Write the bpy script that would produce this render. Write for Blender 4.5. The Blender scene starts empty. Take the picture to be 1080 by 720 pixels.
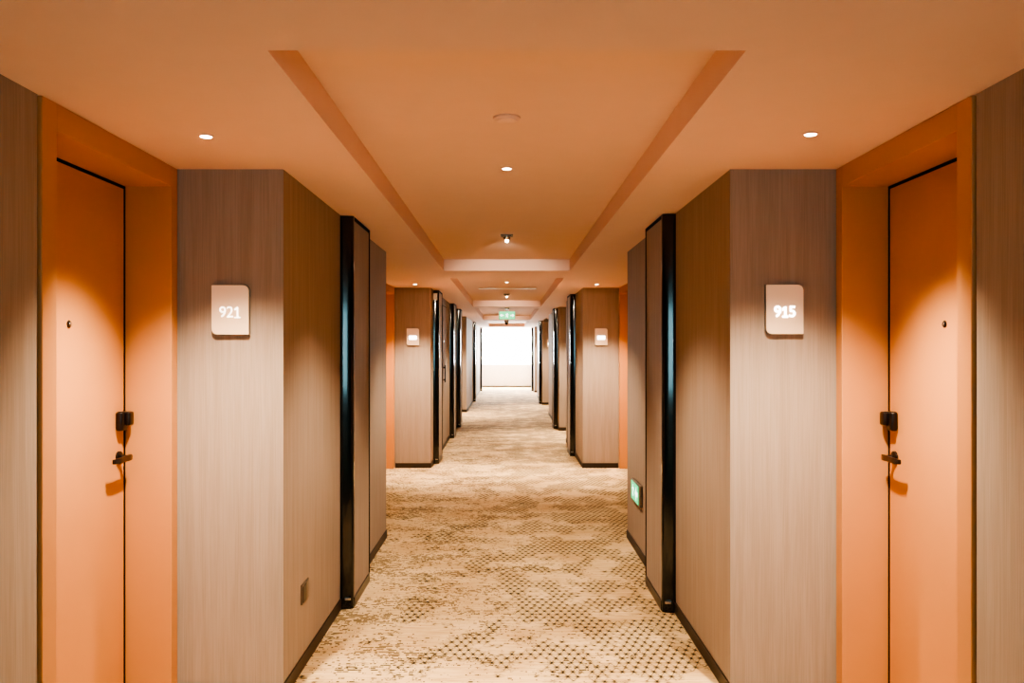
import bpy, bmesh, math, random
from mathutils import Vector, Matrix
random.seed(4)
S = bpy.context.scene
COL = S.collection
PI = math.pi
CZ = 2.273          # flat ceiling height
TZ = 2.385          # height of the raised ceiling trays
HW = 0.961          # half width of the corridor
AW = 1.424          # half width at the door recesses
Y0, Y1 = -2.6, 33.75

# ------------------------------------------------------------------ node helpers
class NT:
    def __init__(s, name):
        s.m = bpy.data.materials.new(name); s.m.use_nodes = True
        s.t = s.m.node_tree; s.n = s.t.nodes; s.n.clear()
        s.out = s.n.new('ShaderNodeOutputMaterial')
        s.b = s.n.new('ShaderNodeBsdfPrincipled')
        s.t.links.new(s.b.outputs[0], s.out.inputs[0])
    def link(s, a, b): s.t.links.new(a, b)
    def put(s, sock, v):
        if hasattr(v, 'is_linked') or isinstance(v, bpy.types.NodeSocket): s.link(v, sock)
        else: sock.default_value = v
    def math(s, op, a, b=None, c=None, clamp=False):
        n = s.n.new('ShaderNodeMath'); n.operation = op; n.use_clamp = clamp
        s.put(n.inputs[0], a)
        if b is not None: s.put(n.inputs[1], b)
        if c is not None: s.put(n.inputs[2], c)
        return n.outputs[0]
    def smooth(s, v, a, b, lo=0.0, hi=1.0):
        n = s.n.new('ShaderNodeMapRange'); n.interpolation_type = 'SMOOTHSTEP'
        s.put(n.inputs[0], v)
        for i, x in enumerate((a, b, lo, hi)): n.inputs[1+i].default_value = x
        return n.outputs[0]
    def coords(s):
        n = s.n.new('ShaderNodeTexCoord'); return n.outputs['Object']
    def xyz(s, v):
        n = s.n.new('ShaderNodeSeparateXYZ'); s.link(v, n.inputs[0]); return n.outputs
    def noise(s, v, scale=(1,1,1), loc=(0,0,0), detail=2, rough=.5):
        mp = s.n.new('ShaderNodeMapping'); s.link(v, mp.inputs[0])
        mp.inputs['Scale'].default_value = scale; mp.inputs['Location'].default_value = loc
        n = s.n.new('ShaderNodeTexNoise'); s.link(mp.outputs[0], n.inputs['Vector'])
        n.inputs['Scale'].default_value = 1; n.inputs['Detail'].default_value = detail; n.inputs['Roughness'].default_value = rough
        return n.outputs['Fac']
    def mix(s, f, a, b):
        n = s.n.new('ShaderNodeMix'); n.data_type = 'RGBA'
        s.put(n.inputs[0], f)
        for k, v in ((6, a), (7, b)):
            if isinstance(v, tuple): v = v + (1,) if len(v) == 3 else v
            s.put(n.inputs[k], v)
        return n.outputs[2]
    def bump(s, h, strength=.2, dist=.002):
        n = s.n.new('ShaderNodeBump'); n.inputs['Strength'].default_value = strength; n.inputs['Distance'].default_value = dist
        s.link(h, n.inputs['Height']); s.link(n.outputs[0], s.b.inputs['Normal'])

def plain(name, c, rough=.5, metal=0, spec=.5, var=.03, emit=None, es=0):
    k = NT(name)
    n = k.noise(k.coords(), (9,9,9), detail=3)
    d = tuple(max(0, x*(1-var*2)) for x in c); l = tuple(min(1, x*(1+var*2)) for x in c)
    k.link(k.mix(n, d, l), k.b.inputs['Base Color'])
    k.b.inputs['Roughness'].default_value = rough; k.b.inputs['Metallic'].default_value = metal
    k.b.inputs['Specular IOR Level'].default_value = spec
    if emit:
        k.b.inputs['Emission Color'].default_value = emit + (1,); k.b.inputs['Emission Strength'].default_value = es
    return k.m

def wallpaper(name, c1, c2):
    k = NT(name); co = k.coords()
    a = k.noise(co, (170,170,3.5), detail=3, rough=.6)
    b = k.noise(co, (28,28,1.1), (3,1,2), detail=2)
    f = k.math('ADD', k.math('MULTIPLY', a, .7), k.math('MULTIPLY', b, .45))
    f = k.smooth(f, .38, .76)
    k.link(k.mix(f, c1, c2), k.b.inputs['Base Color'])
    k.b.inputs['Roughness'].default_value = .75; k.b.inputs['Specular IOR Level'].default_value = .25
    k.bump(a, .35, .0012)
    return k.m

def carpet():
    k = NT('carpet'); co = k.coords(); x, y, z = k.xyz(co)
    # wobble so that the weave is not perfectly straight
    wob = k.math('MULTIPLY', k.math('SUBTRACT', k.noise(co, (5,5,1), detail=1), .5), .03)
    u = k.math('DIVIDE', k.math('ADD', x, wob), .047); v = k.math('DIVIDE', y, .115)
    A = k.math('ADD', u, v); B = k.math('SUBTRACT', u, v)
    def cen(q): return k.math('SUBTRACT', k.math('FRACT', k.math('ADD', q, .5)), .5)
    a, b = cen(A), cen(B)
    def line(q, w, e): return k.smooth(k.math('ABSOLUTE', q), w, w+e, 1, 0)
    l1, l2 = line(a, .045, .07), line(b, .045, .07)
    l3 = line(cen(k.math('MULTIPLY', v, 2)), .06, .08)
    l4 = line(cen(k.math('MULTIPLY', k.math('ADD', u, k.math('MULTIPLY', v, 3)), .5)), .02, .04)
    l5 = line(cen(k.math('MULTIPLY', k.math('SUBTRACT', u, k.math('MULTIPLY', v, 3)), .5)), .02, .04)
    r = k.math('SQRT', k.math('ADD', k.math('MULTIPLY', a, a), k.math('MULTIPLY', b, b)))
    dot = k.smooth(r, .14, .22, 1, 0)
    near = k.smooth(r, .2, .6, 1, .3)      # lines fade away from each star
    lines = k.math('MAXIMUM', k.math('MAXIMUM', l1, l2), k.math('MAXIMUM', l3, k.math('MAXIMUM', l4, l5)))
    star = k.math('MAXIMUM', dot, k.math('MULTIPLY', k.math('MULTIPLY', lines, near), .75))
    # where the stars show: cloudy patches, broken by fine cross streaks, denser to one side
    patch = k.noise(co, (3.4,2.6,1), (4.2,1.7,0), detail=3.5, rough=.62)
    fine = k.noise(co, (13,30,1), (1,5,0), detail=2, rough=.6)
    side = k.smooth(x, -.85, .7, -.13, .07)
    lane = k.math('ADD', k.smooth(k.math('ABSOLUTE', k.math('SUBTRACT', x, .22)), .03, .16, .05, 0), k.smooth(k.math('ABSOLUTE', k.math('ADD', x, .13)), .02, .12, .03, 0))
    patch = k.math('ADD', k.math('MULTIPLY', k.math('SUBTRACT', patch, .5), 1.7), .47)
    p = k.math('ADD', k.math('ADD', patch, k.math('MULTIPLY', k.math('SUBTRACT', fine, .5), .55)), k.math('ADD', side, lane))
    pm = k.smooth(p, .42, .53)
    starv = k.math('MULTIPLY', star, pm)
    # short cross dashes woven in rows
    rows = k.math('FLOOR', k.math('DIVIDE', y, .020))
    cmb = k.n.new('ShaderNodeCombineXYZ'); k.link(k.math('MULTIPLY', x, 26), cmb.inputs[0]); k.link(k.math('MULTIPLY', rows, 7.31), cmb.inputs[1])
    dn = k.n.new('ShaderNodeTexNoise'); dn.inputs['Scale'].default_value = 1; dn.inputs['Detail'].default_value = 3; dn.inputs['Roughness'].default_value = .7
    k.link(cmb.outputs[0], dn.inputs['Vector'])
    pd = k.noise(co, (1.5,3.2,1), (9,2,0), detail=3, rough=.6)
    side2 = k.smooth(x, -.5, .6, .075, -.05)
    dash = k.smooth(k.math('ADD', k.math('ADD', dn.outputs['Fac'], k.math('MULTIPLY', k.math('SUBTRACT', pd, .5), .6)), side2), .59, .64)
    dash = k.math('MULTIPLY', dash, line(cen(k.math('ADD', k.math('DIVIDE', y, .020), .5)), .20, .18))
    dark = k.math('MAXIMUM', k.math('MULTIPLY', starv, .95), k.math('MULTIPLY', dash, .97), clamp=True)
    # sandy ground with soft streaks
    g1 = k.noise(co, (5,60,1), detail=4, rough=.7); g2 = k.noise(co, (1.6,2.4,1), (2,2,0), detail=3)
    g = k.smooth(k.math('ADD', k.math('MULTIPLY', g1, .6), k.math('MULTIPLY', g2, .5)), .38, .70)
    base = k.mix(g, (.45,.30,.155), (.70,.535,.315))
    shade = k.math('MULTIPLY', pm, .16)
    base = k.mix(shade, base, (.22,.17,.08))
    colr = k.mix(dark, base, (.006,.005,.003))
    k.link(colr, k.b.inputs['Base Color'])
    k.b.inputs['Roughness'].default_value = .95; k.b.inputs['Specular IOR Level'].default_value = .1
    k.bump(k.noise(co, (420,420,1), detail=2), .3, .002)
    return k.m

M = {}
M['ceiling'] = plain('ceiling_paint', (.77,.575,.50), .9, spec=.1, var=.01)
M['wall'] = wallpaper('taupe_wallpaper', (.30,.238,.192), (.355,.288,.24))
M['carpet'] = carpet()
M['orange'] = plain('orange_lacquer', (.54,.262,.112), .45, spec=.3, var=.015)
M['dark'] = plain('dark_gap', (.012,.008,.006), .9, spec=.1)
M['base'] = plain('dark_wood_skirting', (.030,.018,.010), .5)
M['gloss'] = plain('black_gloss_metal', (.003,.005,.006), .10, spec=.6, var=.1)
M['black'] = plain('black_lock_metal', (.005,.003,.003), .30)
M['chrome'] = plain('brushed_chrome', (.75,.72,.68), .25, metal=1)
M['white'] = plain('white_plastic', (.82,.76,.68), .5)
M['cream'] = plain('cream_acrylic', (.78,.60,.44), .4, var=.01, emit=(1,.76,.54), es=.07)
M['greymetal'] = plain('grey_bronze_plate', (.20,.165,.13), .4, metal=.4)
M['glow'] = plain('lamp_glow', (1,.95,.85), .4, emit=(1,.86,.62), es=14)
M['digits'] = plain('lit_numerals', (1,1,1), .4, emit=(1,.93,.85), es=2.2)
M['digits_bright'] = plain('bright_lit_numerals', (1,1,1), .4, emit=(1,.95,.9), es=5)
M['green'] = plain('exit_green', (.03,.45,.2), .4, emit=(.03,.62,.26), es=.9)
M['greenpic'] = plain('exit_pictogram', (.9,1,.95), .4, emit=(.75,1,.88), es=1.5)
M['pale'] = plain('pale_panel', (.92,.90,.88), .7)
M['vent'] = plain('pale_vent', (.86,.78,.66), .5)

def glass(name, tint):
    k = NT(name); k.n.remove(k.b)
    tr = k.n.new('ShaderNodeBsdfTransparent'); tr.inputs[0].default_value = tint + (1,)
    gl = k.n.new('ShaderNodeBsdfGlossy'); gl.inputs['Roughness'].default_value = .05
    mx = k.n.new('ShaderNodeMixShader'); mx.inputs[0].default_value = .05
    k.link(tr.outputs[0], mx.inputs[1]); k.link(gl.outputs[0], mx.inputs[2]); k.link(mx.outputs[0], k.out.inputs[0])
    return k.m
M['glass'] = glass('clear_glass', (.98,.98,.96))
M['glass_teal'] = glass('teal_glass', (.165,.22,.23))

# ------------------------------------------------------------------ mesh helpers
class MB:
    def __init__(s): s.bm = bmesh.new()
    def box(s, x0, x1, y0, y1, z0, z1, bev=0, seg=2):
        r = bmesh.ops.create_cube(s.bm, size=1)
        vs = r['verts']
        sx, sy, sz = abs(x1-x0), abs(y1-y0), abs(z1-z0)
        for v in vs:
            v.co = Vector(((x0+x1)/2+v.co.x*sx, (y0+y1)/2+v.co.y*sy, (z0+z1)/2+v.co.z*sz))
        if bev:
            es = {e for v in vs for e in v.link_edges}
            bmesh.ops.bevel(s.bm, geom=list(es), offset=bev, segments=seg, affect='EDGES', profile=.5)
        return s
    def prism(s, pts, o, U, V, W, h):
        """closed outline pts in the plane (U,V) at o, pushed along W by h"""
        o, U, V, W = Vector(o), Vector(U), Vector(V), Vector(W)
        a = [s.bm.verts.new(o+U*p+V*q) for p, q in pts]
        b = [s.bm.verts.new(o+U*p+V*q+W*h) for p, q in pts]
        n = len(pts)
        s.bm.faces.new(a[::-1]); s.bm.faces.new(b)
        for i in range(n): s.bm.faces.new((a[i], a[(i+1) % n], b[(i+1) % n], b[i]))
        return s
    def lathe(s, prof, c, axis='Z', n=32):
        c = Vector(c)
        R = {'Z': Matrix.Identity(3), 'X': Matrix.Rotation(PI/2, 3, 'Y'), 'Y': Matrix.Rotation(-PI/2, 3, 'X')}[axis]
        rings = []
        for r, h in prof:
            rings.append([s.bm.verts.new(c + R @ Vector((r*math.cos(2*PI*i/n), r*math.sin(2*PI*i/n), h))) for i in range(n)])
        for p, q in zip(rings, rings[1:]):
            for i in range(n): s.bm.faces.new((p[i], p[(i+1) % n], q[(i+1) % n], q[i]))
        s.bm.faces.new(rings[0][::-1]); s.bm.faces.new(rings[-1])
        return s
    def build(s, name, mat, parent=None, smooth=False):
        bmesh.ops.recalc_face_normals(s.bm, faces=s.bm.faces)
        me = bpy.data.meshes.new(name); s.bm.to_mesh(me); s.bm.free()
        me.materials.append(mat)
        if smooth:
            for p in me.polygons: p.use_smooth = True
            try: me.set_sharp_from_angle(angle=math.radians(40))
            except Exception: pass
        o = bpy.data.objects.new(name, me); COL.objects.link(o)
        if parent is not None: o.parent = parent
        return o

def struct(o, label=None):
    o['kind'] = 'structure'
    if label: o['label'] = label
    return o
def tag(o, label, cat, group=None):
    o['label'] = label; o['category'] = cat
    if group: o['group'] = group
    return o
def empty(name, loc):
    o = bpy.data.objects.new(name, None); COL.objects.link(o); o.location = loc; o.empty_display_size = .05
    return o
def copy_tree(o, parent=None):
    c = o.copy(); COL.objects.link(c); c.parent = parent
    for ch in list(o.children): copy_tree(ch, c)
    return c

# ------------------------------------------------------------------ the room shell
blocksL = [(Y0, -.30), (3.67, 6.80), (10.77, 18.2), (20.3, Y1)]
blocksR = [(Y0, -.30), (3.67, 6.80), (10.77, 13.8), (15.7, 19.6), (23.0, 27.0), (29.5, Y1)]
DOORS_Y = [2.597, 9.697]          # near edge of each door frame; a frame is 1.07 wide
FRW = 1.067

struct(MB().box(-2.0, 2.0, Y0-.1, Y1+.2, -.1, 0).build('floor', M['carpet']), 'patterned sandy beige corridor carpet with dark star lattice')

c = MB()
TH = .62
trays = [(2.21+7.1*k, 8.42+7.1*k) for k in range(4)]
yy = Y0-.1
c.box(-2.0, -TH, Y0-.1, Y1+.2, CZ, CZ+.25); c.box(TH, 2.0, Y0-.1, Y1+.2, CZ, CZ+.25)
for a, b in trays:
    c.box(-TH, TH, yy, a, CZ, CZ+.25); c.box(-TH, TH, a, b, TZ, CZ+.25); yy = b
c.box(-TH, TH, yy, Y1+.2, CZ, CZ+.25)
struct(c.build('ceiling', M['ceiling']), 'plain plaster ceiling with long raised rectangular trays')

for side, sg, blocks in (('left', -1, blocksL), ('right', 1, blocksR)):
    m = MB()
    m.box(sg*1.80, sg*1.95, Y0-.1, Y1+.2, 0, CZ)  # dark backing slab, added to stop daylight leaking through the gaps
    struct(m.build('wall_'+side, M['dark']))
    # wallpapered wall in the door recesses
    segs, y = [], blocks[0][1]
    for i in range(1, len(blocks)):
        a, b = blocks[i-1][1], blocks[i][0]
        dd = [d for d in DOORS_Y if a < d < b]
        segs.append((a, dd[0]-.008 if dd else b))
    for a, b in segs:
        struct(MB().box(sg*AW, sg*1.80, a, b, 0, CZ).build('wall_'+side, M['wall']))
        struct(MB().box(sg*(AW-.006), sg*AW, a, b, 0, .062).build('baseboard_'+side, M['base']))
    for a, b in blocks:
        struct(MB().box(sg*HW, sg*1.80, a, b, 0, CZ).build('wall_'+side, M['wall']))
        bm_ = MB().box(sg*(HW-.007), sg*HW, a-.007, b+.007, 0, .062)
        bm_.box(sg*HW, sg*(AW-.02), a-.007, a, 0, .062)
        struct(bm_.build('baseboard_'+side, M['base']))

# end walls with their windows
def end_wall(name, y0, y1, sill, head):
    m = MB()
    m.box(-1.8, 1.8, y0, y1, 0, sill)
    if head < CZ: m.box(-1.8, 1.8, y0, y1, head, CZ)
    m.box(-1.8, -HW, y0, y1, sill, head); m.box(HW, 1.8, y0, y1, sill, head)
    return struct(m.build(name, M['pale']))
end_wall('wall_back', Y1, Y1+.18, .885, 2.26)
end_wall('wall_front', Y0-.10, Y0, .86, 2.15)
struct(MB().box(-HW, HW, Y1-.008, Y1, 0, .05).build('baseboard_back', M['base']))
def window(name, y, z0, z1, gm, lab):
    w = empty(name, (0, y, z0)); struct(w, lab)
    f = MB(); t = .03
    f.box(-HW, -HW+t, -.03, .03, 0, z1-z0); f.box(HW-t, HW, -.03, .03, 0, z1-z0)
    f.box(-HW+t, HW-t, -.03, .03, 0, t); f.box(-HW+t, HW-t, -.03, .03, z1-z0-t, z1-z0)
    fo = f.build('window_frame', M['white'], w)
    MB().box(-HW+t, HW-t, -.004, .004, t, z1-z0-t).build('window_pane', gm, fo)
window('window_1', Y1+.09, .885, 2.26, M['glass'], 'glaring white window filling the far end of the corridor')
window('window_2', Y0-.05, .86, 2.15, M['glass_teal'], 'teal tinted window behind the viewer at the corridor end')
for y, s, z0, z1 in ((Y1+.2, -1, .885, 2.26), (Y0-.12, 1, .86, 2.15)):
    l = bpy.data.lights.new('window_portal', 'AREA'); l.shape = 'RECTANGLE'; l.size = 2*HW; l.size_y = z1-z0
    l.cycles.is_portal = True
    o = bpy.data.objects.new('window_portal', l); COL.objects.link(o)
    o.location = (0, y, (z0+z1)/2); o.rotation_euler = (PI/2 if s > 0 else -PI/2, 0, 0)

# ------------------------------------------------------------------ orange room doors
ZT = 2.185          # height of the opening
DX = 1.61           # plane of the leaf
def make_door(name, sg, y0, lab):
    r = empty(name, (sg*1.414, y0+FRW/2, 0)); struct(r, lab)
    a, b = -FRW/2, FRW/2            # local y
    ja, jb = a+.086, b-.065
    def X(v): return sg*(v-1.414)
    f = MB()
    f.box(X(1.414), X(1.79), a, ja, 0, CZ-.001, .003); f.box(X(1.414), X(1.79), jb, b, 0, CZ-.001, .003)
    f.box(X(1.414), X(1.79), ja-.001, jb+.001, ZT, CZ-.001, .003)
    fr = f.build('door_frame', M['orange'], r)
    g = MB(); g.box(X(DX-.0015), X(DX+.03), jb-.012, jb, .004, ZT); g.box(X(DX-.0015), X(DX+.03), ja, jb-.012, ZT-.012, ZT); g.box(X(DX+.004), X(DX+.03), ja, ja+.006, .004, ZT-.012)
    g.build('door_gap_strip', M['dark'], fr)  # dark strips set flush, painting in the shaded gap round the leaf
    leaf = MB().box(X(DX), X(DX+.05), ja+.006, jb-.012, .008, ZT-.012, .0015).build('door_leaf', M['orange'], r)
    ym = (ja+jb)/2
    P = MB().lathe([(.0135,0),(.0135,.003),(.009,.006)], (0,0,0), 'X', 20)
    p = P.build('peephole', M['black'], leaf); p.location = (X(DX), ym-.005, 1.592); p.rotation_euler = (0,0,0 if sg < 0 else PI)
    P = MB().lathe([(.006,0),(.005,.0015)], (0,0,0), 'X', 16).build('peephole_lens', M['chrome'], leaf)
    P.location = (X(DX)-sg*.006, ym-.005, 1.592); P.rotation_euler = (0,0,0 if sg < 0 else PI)
    # electronic lock: rounded body with a second stepped block at the edge
    yk = jb-.062
    L = MB(); L.box(X(DX), X(DX-.030), yk-.030, yk+.026, 1.162, 1.242, .010, 3)
    L.box(X(DX-.012), X(DX-.048), yk+.000, yk+.042, 1.182, 1.240, .008, 3)
    L.build('door_lock', M['black'], leaf, True)
    # lever handle: round rose, neck and a bar reaching away from the edge
    H = MB(); H.lathe([(.027,0),(.027,.008),(.022,.012)], (0,0,0), 'X', 28)
    H.lathe([(.011,.010),(.011,.050)], (0,0,0), 'X', 18)
    H2 = MB()
    path = [(-.042,.022,.012),(-.046,-.008,.012),(-.047,-.04,.0115),(-.048,-.085,.0108),(-.046,-.140,.0095)]
    for sgn in (1,):
        ring = []
        for px, py, hh in path:
            t = .007
            ring.append([H2.bm.verts.new((px+dx, py, dz)) for dx, dz in ((-t,-hh),(t,-hh),(t,hh),(-t,hh))])
        for p, q in zip(ring, ring[1:]):
            for i in range(4): H2.bm.faces.new((p[i],p[(i+1)%4],q[(i+1)%4],q[i]))
        H2.bm.faces.new(ring[0]); H2.bm.faces.new(ring[-1])
    rose = H.build('lever_rose', M['black'], leaf, True)
    rose.location = (X(DX), yk, 1.05); rose.rotation_euler = (0,0,0 if sg < 0 else PI)
    for v in H2.bm.verts: v.co = Vector((X(DX)+sg*v.co.x, yk+v.co.y, 1.05+v.co.z-.0))
    bmesh.ops.bevel(H2.bm, geom=list(H2.bm.edges), offset=.003, segments=2, affect='EDGES', profile=.5)
    H2.build('lever_handle', M['black'], leaf, True)
    return r
make_door('door_1', -1, DOORS_Y[0], 'orange room door beside sign 921, black lock and lever')
make_door('door_2', 1, DOORS_Y[0], 'orange room door beside sign 915, black lock and lever')
make_door('door_3', -1, DOORS_Y[1], 'sliver of orange doorway beyond the wall carrying sign 921')
make_door('door_4', 1, DOORS_Y[1], 'sliver of orange doorway beyond the wall carrying sign 915')

# flush service door in the long wall
r = empty('door_5', (-HW, 13.15, 0)); struct(r, 'flush wallpapered service door with a vertical pull, deep in the corridor')
MB().box(-.02, .006, -.40, .40, .02, 2.15, .002).build('door_leaf', M['wall'], r)
g = MB(); g.box(-.02, .003, -.41, -.40, .02, 2.16); g.box(-.02, .003, .40, .41, .02, 2.16); g.box(-.02, .003, -.40, .40, 2.15, 2.16)
g.build('door_gap_strip', M['dark'], r)  # dark strips standing in for the thin gap round the leaf
h = MB(); h.box(.03, .045, -.33, -.305, 1.0, 1.26, .004); h.box(.006, .03, -.325, -.31, 1.03, 1.05); h.box(.006, .03, -.325, -.31, 1.21, 1.23)
h.build('door_handle', M['black'], r)
MB().lathe([(.022,0),(.022,.006),(.015,.010)], (.006,-.31,1.62), 'X', 20).build('door_viewer', M['chrome'], r)

# ------------------------------------------------------------------ wall pilasters with black edges
def make_pilaster(sg, L=.62):
    r = empty('wall_pilaster', (sg*HW, 5, 0))
    D = .073
    def out(a, b): return (-sg*a, b)
    # bull-nosed black profile facing down the corridor
    pts = []
    Rr = .5 * D / math.sin(math.radians(18)) * 1.05
    n = 14
    pts.append((0, .03))
    angs = [math.radians(1 + 17*i/n) for i in range(n+1)]
    # gently curved face: start at the wall and turn towards the corridor
    x0 = Rr*math.sin(angs[0]); y0 = -Rr*math.cos(angs[0])
    sc = (D-.012)/(Rr*math.sin(angs[-1])-x0)
    for t in angs: pts.append(((Rr*math.sin(t)-x0)*sc, (-Rr*math.cos(t)-y0)*sc*1.0))
    ex, ey = pts[-1]
    for i in range(1, 7):
        t = math.radians(18 + 72*i/6); t0 = math.radians(18)
        rr = .0125/(1-math.sin(t0)) if True else 0
        pts.append((ex+rr*(math.sin(t)-math.sin(t0)), ey-rr*(math.cos(t)-math.cos(t0))))
    ex = pts[-1][0]
    pts.append((ex, .05)); pts.append((0, .05))
    ordered = [(0, .05)] + pts[1:-1]
    e = MB(); e.prism([out(a, b) for a, b in ordered], (0,0,.0), (1,0,0), (0,1,0), (0,0,1), CZ-.004)
    e.build('edge_profile', M['gloss'], r, True)
    p = MB(); p.box(0, -sg*(D-.004), .05, L-.02, .055, CZ-.022); p.build('panel', M['wall'], r)
    t = MB(); t.box(0, -sg*D, .05, L-.02, CZ-.024, CZ-.004); t.build('top_strip', M['dark'], r)
    b = MB(); b.box(0, -sg*(D+.003), .05, L-.02, .0, .055); b.build('plinth', M['black'], r)
    q = MB(); q.box(0, -sg*D, L-.02, L, 0, CZ-.004, .003); q.build('back_edge', M['dark'], r)
    k = MB(); k.box(-sg*.028, -sg*.062, -.012, .004, .055, .068, .002); k.build('floor_bracket', M['chrome'], r)
    return r
pl = [(4.92, 'black-edged wallpapered pilaster next to the socket on the 921 side'),
      (11.15, 'black-edged pilaster at the wall corner beyond the first 921 side recess'),
      (14.35, 'slim black-edged pilaster past the flush service door, second in its wall'),
      (16.35, 'slim black-edged pilaster after the service door, third in its wall'),
      (24.3, 'thin black-edged pilaster on the 921 side, second before the bright window'),
      (30.6, 'thin black-edged pilaster beside the bright window, 921 side')]
prr = [(4.85, 'black-edged wallpapered pilaster next to the low green exit sign'),
       (11.95, 'black-edged pilaster on the second wall along the 915 side'),
       (16.1, 'black-edged pilaster on the third wall along the 915 side'),
       (23.4, 'thin black-edged pilaster on the fourth wall along the 915 side'),
       (30.6, 'thin black-edged pilaster beside the bright window, 915 side')]
for sg, lst in ((-1, pl), (1, prr)):
    proto = None
    for y, lab in lst:
        o = proto = make_pilaster(sg) if proto is None else proto
        if y != lst[0][0]: o = copy_tree(proto)
        o.location = (sg*HW, y, 0)
        tag(o, lab, 'pilaster', 'black-edged wall pilasters')

# ------------------------------------------------------------------ room number signs
def rounded(w, h, r, corners):
    """outline, rounding only the named corners: bl br tr tl"""
    pts = []
    for key, cx, cy, a0 in (('bl', -w/2, -h/2, 180), ('br', w/2, -h/2, 270), ('tr', w/2, h/2, 0), ('tl', -w/2, h/2, 90)):
        rr = r if key in corners else .003
        ox = cx + rr*(1 if cx < 0 else -1); oy = cy + rr*(1 if cy < 0 else -1)
        for i in range(9):
            t = math.radians(a0 + 90*i/8); pts.append((ox+rr*math.cos(t), oy+rr*math.sin(t)))
    return pts
def text_mesh(txt, size, off, mat, parent, loc, name='numerals'):
    cu = bpy.data.curves.new('numerals', 'FONT'); cu.body = txt; cu.size = size; cu.align_x = 'CENTER'; cu.align_y = 'CENTER'
    cu.extrude = .0012; cu.offset = off
    t = bpy.data.objects.new('numerals_source', cu); COL.objects.link(t)
    dg = bpy.context.evaluated_depsgraph_get(); dg.update()
    me = bpy.data.meshes.new_from_object(t.evaluated_get(dg)); me.name = name
    COL.objects.unlink(t); bpy.data.objects.remove(t)
    me.materials.clear(); me.materials.append(mat)
    o = bpy.data.objects.new(name, me); COL.objects.link(o); o.parent = parent; o.location = loc; o.rotation_euler = (PI/2, 0, 0)
    return o
def digits(txt, size, off, mat, parent, loc, step):
    for i, ch in enumerate(txt):
        px = loc[0]+(i-(len(txt)-1)/2)*step
        if ch == '1':      # a one with a flag and a foot, as on the signs
            h, t = size*.70, size*.105+off*2
            w = size*.17; x0 = -t/2+size*.02
            m = MB()
            m.prism([(-w,-h/2),(w+.02*size,-h/2),(w+.02*size,-h/2+t*.9),(x0+t,-h/2+t*.9),(x0+t,h/2),(x0+t*.1,h/2),(-w,h/2-size*.13),(-w,h/2-size*.13-t),(x0,h/2-size*.10-t*.7),(x0,-h/2+t*.9),(-w,-h/2+t*.9)],
                    (0,0,0),(1,0,0),(0,0,1),(0,-1,0),.0024)
            o = m.build('numeral', mat, parent); o.location = (px, loc[1]+.0012, loc[2])
        else:
            text_mesh(ch, size, off, mat, parent, (px, loc[1], loc[2]), 'numeral')
def make_sign(x, y, z, txt, mat, off, lab):
    r = empty('room_number_sign', (x, y, z)); tag(r, lab, 'sign', 'room number signs')
    b = MB(); b.prism(rounded(.163, .216, .026, ('bl', 'tr')), (0,0,0), (1,0,0), (0,0,1), (0,-1,0), .012); b.build('backing', M['greymetal'], r)
    p = MB(); p.prism(rounded(.158, .211, .025, ('bl', 'tr')), (0,-.012,0), (1,0,0), (0,0,1), (0,-1,0), .008); p.build('face_plate', M['cream'], r)
    if txt: digits(txt, .066, off, mat, r, (0, -.0215, -.012), .031)
    else:
        q = MB(); q.prism(rounded(.098, .048, .008, ('bl','br','tr','tl')), (0,-.020,-.012), (1,0,0), (0,0,1), (0,-1,0), .002); q.build('number_strip', mat, r)
    return r
make_sign(-1.184, 3.67, 1.668, '921', M['digits'], -.0014, 'cream room sign with thin lit numerals 921 on taupe wall')
make_sign(1.190, 3.67, 1.670, '915', M['digits_bright'], .0005, 'cream room sign with bold glowing numerals 915 on taupe wall')
make_sign(-1.184, 10.77, 1.655, None, M['digits_bright'], 0, 'small room sign with blurred white glow, beyond the wall of sign 921')
make_sign(1.190, 10.77, 1.655, None, M['digits_bright'], 0, 'small room sign with blurred white glow, beyond the wall of sign 915')
make_sign(1.16, 23.0, 1.655, None, M['digits_bright'], 0, 'edge of a tiny room sign on the fourth wall, 915 side')

# ------------------------------------------------------------------ exit signs
def man(k, ox, oy, s):
    """running figure made of simple outlines, facing +u"""
    P = []
    P.append([(ox+s*(.12+.10*math.cos(2*PI*i/14)), oy+s*(.78+.10*math.sin(2*PI*i/14))) for i in range(14)])
    def limb(*pts):
        w = .055*s; q = [(ox+s*a, oy+s*b) for a, b in pts]
        for (x0, y0), (x1, y1) in zip(q, q[1:]):
            d = math.hypot(x1-x0, y1-y0); nx, ny = -(y1-y0)/d*w, (x1-x0)/d*w
            P.append([(x0+nx,y0+ny),(x0-nx,y0-ny),(x1-nx,y1-ny),(x1+nx,y1+ny)])
    P.append([(ox+s*a, oy+s*b) for a, b in ((-.10,.62),(.10,.66),(.04,.20),(-.16,.18))])
    limb((.06,.60),(.24,.40),(.42,.50)); limb((-.06,.58),(-.32,.54),(-.40,.34))
    limb((-.02,.22),(.20,.0),(.14,-.34)); limb((-.10,.22),(-.16,-.10),(-.46,-.16))
    return P
def arrow(ox, oy, s):
    return [[(ox-s*.5,oy-s*.13),(ox-s*.5,oy+s*.13),(ox+s*.02,oy+s*.13),(ox+s*.02,oy+s*.42),(ox+s*.5,oy),(ox+s*.02,oy-s*.42),(ox+s*.02,oy-s*.13)]]
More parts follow.
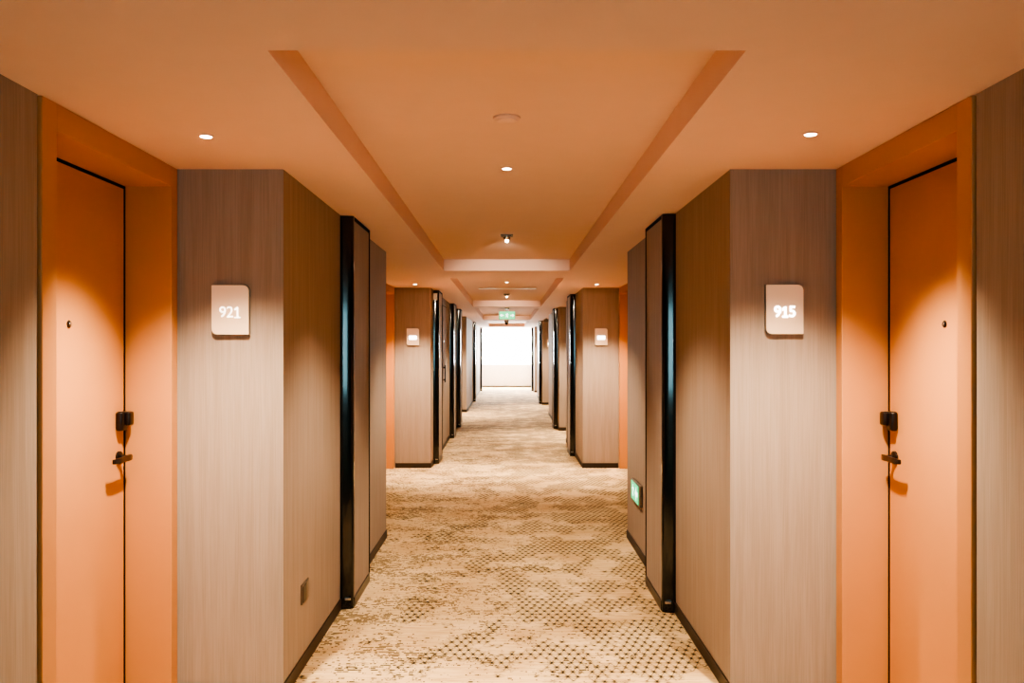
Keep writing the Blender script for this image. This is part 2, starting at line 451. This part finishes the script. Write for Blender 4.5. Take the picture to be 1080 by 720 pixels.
# low sign on the 915 side wall, faces across the corridor
r = empty('exit_sign', (HW, 6.235, .452)); tag(r, 'low green glowing exit sign near the floor on the 915 side wall', 'exit sign')
MB().box(0, -.022, -.205, .205, -.080, .080, .006).build('frame', M['greymetal'], r)
MB().box(-.0222, -.0245, -.15, .19, -.066, .066).build('green_face', M['green'], r)
pg = MB()
for q in man(0, 0, 0, .072): pg.prism(q, (-.0247, .095, -.018), (0,1,0), (0,0,1), (-1,0,0), .001)
pg.build('running_figure', M['greenpic'], r); pg = MB()
for q in arrow(0, 0, .12): pg.prism(q, (-.0247, -.06, 0), (0,1,0), (0,0,1), (-1,0,0), .001)
pg.build('arrow', M['greenpic'], r)
# hanging sign over the corridor
r = empty('exit_sign', (.005, 16.1, 2.135)); tag(r, 'green glowing exit sign hanging from the ceiling in the middle of the corridor', 'exit sign')
MB().box(-.155, .155, -.014, .014, -.080, .080, .004).build('frame', M['greymetal'], r)
MB().box(-.147, .147, -.0165, -.0143, -.072, .072).build('green_face', M['green'], r)
pg = MB()
for q in man(0, 0, 0, .068): pg.prism(q, (.0, -.0167, -.018), (1,0,0), (0,0,1), (0,-1,0), .001)
pg.build('running_figure', M['greenpic'], r); pg = MB()
for q in arrow(0, 0, .07): pg.prism(q, (-.1, -.0167, 0), (-1,0,0), (0,0,1), (0,-1,0), .001)
pg.build('arrow', M['greenpic'], r); pg = MB()
for q in arrow(0, 0, .07): pg.prism(q, (.1, -.0167, 0), (1,0,0), (0,0,1), (0,-1,0), .001)
pg.build('arrow', M['greenpic'], r)
h = MB(); h.box(-.035, .035, -.012, .012, .080, .138); h.build('hanger', M['black'], r)

# ------------------------------------------------------------------ small fittings
r = empty('wall_socket', (-HW, 4.047, .352)); tag(r, 'grey bronze wall socket low on the 921 side wall', 'socket')
MB().box(0, .008, -.068, .068, -.047, .047, .003).build('cover_plate', M['greymetal'], r)
MB().box(.008, .011, -.060, -.004, -.039, .039, .001).build('socket_insert', M['black'], r)
MB().box(.008, .010, .004, .060, -.039, .039, .001).build('blank_insert', M['greymetal'], r)

def make_downlight(name, x, y, z, rad, lab, group='recessed downlights'):
    r = empty(name, (x, y, z)); tag(r, lab, 'downlight', group)
    n = 32; m = MB()
    prof = [(rad*1.18, -.0005), (rad*1.16, -.004), (rad*.98, -.005), (rad*.94, -.0025)]
    m.lathe(prof, (0,0,0)); m.build('trim_ring', M['ceiling'], r, True)
    m = MB(); m.lathe([(rad*.92, -.0052), (rad*.88, -.0062)], (0,0,0)); m.build('lamp_lens', M['glow'], r)
    return r
WARM = (1.0, .78, .56)
def spot(x, y, z, P, cone=98, blend=1.0, col=WARM, rot=(0,0,0)):
    l = bpy.data.lights.new('downlight_or_fill_lamp', 'SPOT'); l.energy = P; l.color = col
    l.spot_size = math.radians(cone); l.spot_blend = blend; l.shadow_soft_size = .03
    o = bpy.data.objects.new('downlight_or_fill_lamp', l); COL.objects.link(o); o.location = (x, y, z-.03); o.rotation_euler = rot
for x, y, lab in ((-1.089, 3.09, 'small recessed downlight in front of the 921 sign wall'), (1.089, 3.06, 'small recessed downlight in front of the 915 sign wall'),
                  (-1.09, 10.15, 'tiny recessed downlight in the recess beyond the 921 wall'), (1.07, 10.15, 'tiny recessed downlight in the recess beyond the 915 wall')):
    make_downlight('downlight', x, y, CZ, .022, lab)
for k in range(2):
    y = 4.17+7.1*k
    make_downlight('downlight', 0, y, TZ, .023, ['recessed downlight in the first raised ceiling tray, behind the smoke detector', 'faint recessed downlight in the second raised ceiling tray'][k])
P_A, P_C = 305, 150
for sg, ys in ((-1, (3.09, 10.15, 19.5)), (1, (3.06, 10.15, 15.0, 22.3, 28.9))):
    for y in ys: spot(sg*1.089, y, CZ, P_A)
spot(0, -.48, TZ, 70)
for k in range(4):
    spot(0, 4.17+7.1*k, TZ, P_C, 104, .6); spot(0, 6.62+7.1*k, TZ-.035, P_C, 104, .6)
spot(0, 31.6, TZ, P_C)  # unseen lamp without a fitting, added to brighten the far end
for k in range(3):   # added spots aimed forward to brighten the tray end faces
    spot(0, 6.69+7.1*k, TZ-.04, 85, 58, .75, WARM, (math.radians(73), 0, 0))

def make_detector(y, z, rad, lab):
    r = empty('smoke_detector', (0, y, z)); tag(r, lab, 'smoke detector', 'ceiling smoke detectors')
    MB().lathe([(rad,0),(rad,-.007),(rad*.93,-.010)], (0,0,0)).build('base', M['ceiling'], r, True)
    MB().lathe([(rad*.78,-.010),(rad*.74,-.015),(rad*.5,-.019),(rad*.2,-.020)], (0,0,0)).build('cover', M['ceiling'], r, True)
make_detector(3.26, TZ, .052, 'round pale smoke detector in the first raised ceiling tray')
make_detector(10.2, TZ, .052, 'tiny round smoke detector in the second raised ceiling tray')

def make_square_light(y, lab):
    r = empty('square_spotlight', (0, y, TZ)); tag(r, lab, 'spotlight', 'square ceiling spotlights')
    f = MB(); a, b = .048, .036
    f.box(-a, a, -a, -b, -.012, 0, .001); f.box(-a, a, b, a, -.012, 0, .001); f.box(-a, -b, -b, b, -.012, 0, .001); f.box(b, a, -b, b, -.012, 0, .001)
    f.build('square_frame', M['greymetal'], r)
    MB().lathe([(.030,-.002),(.032,-.010),(.026,-.030),(.014,-.040)], (0,0,0)).build('reflector', M['chrome'], r, True)
    MB().lathe([(.012,-.040),(.014,-.050),(.008,-.058)], (0,0,0)).build('lamp_bulb', M['glow'], r, True)
make_square_light(6.62, 'square framed ceiling spotlight with bright bulb, in the first tray')
make_square_light(13.72, 'tiny square ceiling spotlight in the second tray')

r = empty('ceiling_vent', (.01, 12.4, TZ)); tag(r, 'pale long slotted air vent in the second ceiling tray', 'vent')
f = MB(); f.box(-.42,.42,-.09,-.07,-.012,0); f.box(-.42,.42,.07,.09,-.012,0); f.box(-.42,-.40,-.07,.07,-.012,0); f.box(.40,.42,-.07,.07,-.012,0)
f.build('vent_frame', M['vent'], r)
f = MB()
for i in range(5): f.box(-.40,.40,-.056+i*.028-.006,-.056+i*.028+.006,-.010,-.001)
f.build('slats', M['vent'], r)

r = empty('ceiling_dome_camera', (-.005, 22.95, CZ)); tag(r, 'small dark dome camera on the ceiling under the hanging exit sign', 'camera')
MB().lathe([(.058,.002),(.060,-.045),(.052,-.060)], (0,0,0)).build('housing', M['greymetal'], r, True)
MB().lathe([(.046,-.060),(.042,-.090),(.028,-.112),(.010,-.122)], (0,0,0)).build('dome', M['black'], r, True)

r = empty('wall_sensor', (-.93, 11.115, 2.184)); tag(r, 'small white sensor box high on the second wall corner, 921 side', 'sensor')
MB().box(-.026, .026, -.014, .014, -.044, .044, .005).build('sensor_case', M['white'], r)
MB().box(-.012, .012, -.0165, -.014, -.030, .0, .001).build('sensor_window', M['vent'], r)

r = empty('ceiling_speaker', (.99, 21.4, CZ)); tag(r, 'small dark box fixed under the ceiling near the fourth 915 side wall', 'speaker')
MB().box(-.06, .06, -.05, .05, -.10, -.02, .008).build('speaker_case', M['greymetal'], r)
MB().box(-.015, .015, -.015, .015, -.02, 0).build('mount', M['black'], r)

# ------------------------------------------------------------------ daylight, camera, view
W = bpy.data.worlds.new('daylight'); S.world = W; W.use_nodes = True
bg = W.node_tree.nodes['Background']; bg.inputs[0].default_value = (.90, .97, 1.0, 1); bg.inputs[1].default_value = 130.0
cam = bpy.data.cameras.new('camera'); cam.lens = 30.0; cam.sensor_width = 36; cam.sensor_fit = 'HORIZONTAL'
cam.shift_x = 5.5/1080; cam.shift_y = 8/1080; cam.clip_end = 100; cam.clip_start = .02
co = bpy.data.objects.new('camera', cam); COL.objects.link(co); co.location = (0, 0, 1.5); co.rotation_euler = (PI/2, 0, 0)
S.camera = co
S.view_settings.view_transform = 'AgX'
S.view_settings.look = 'AgX - High Contrast'
S.view_settings.exposure = 0.47
S.cycles.max_bounces = 10; S.cycles.diffuse_bounces = 7
S.cycles.use_denoising = True
S.cycles.sample_clamp_indirect = 8
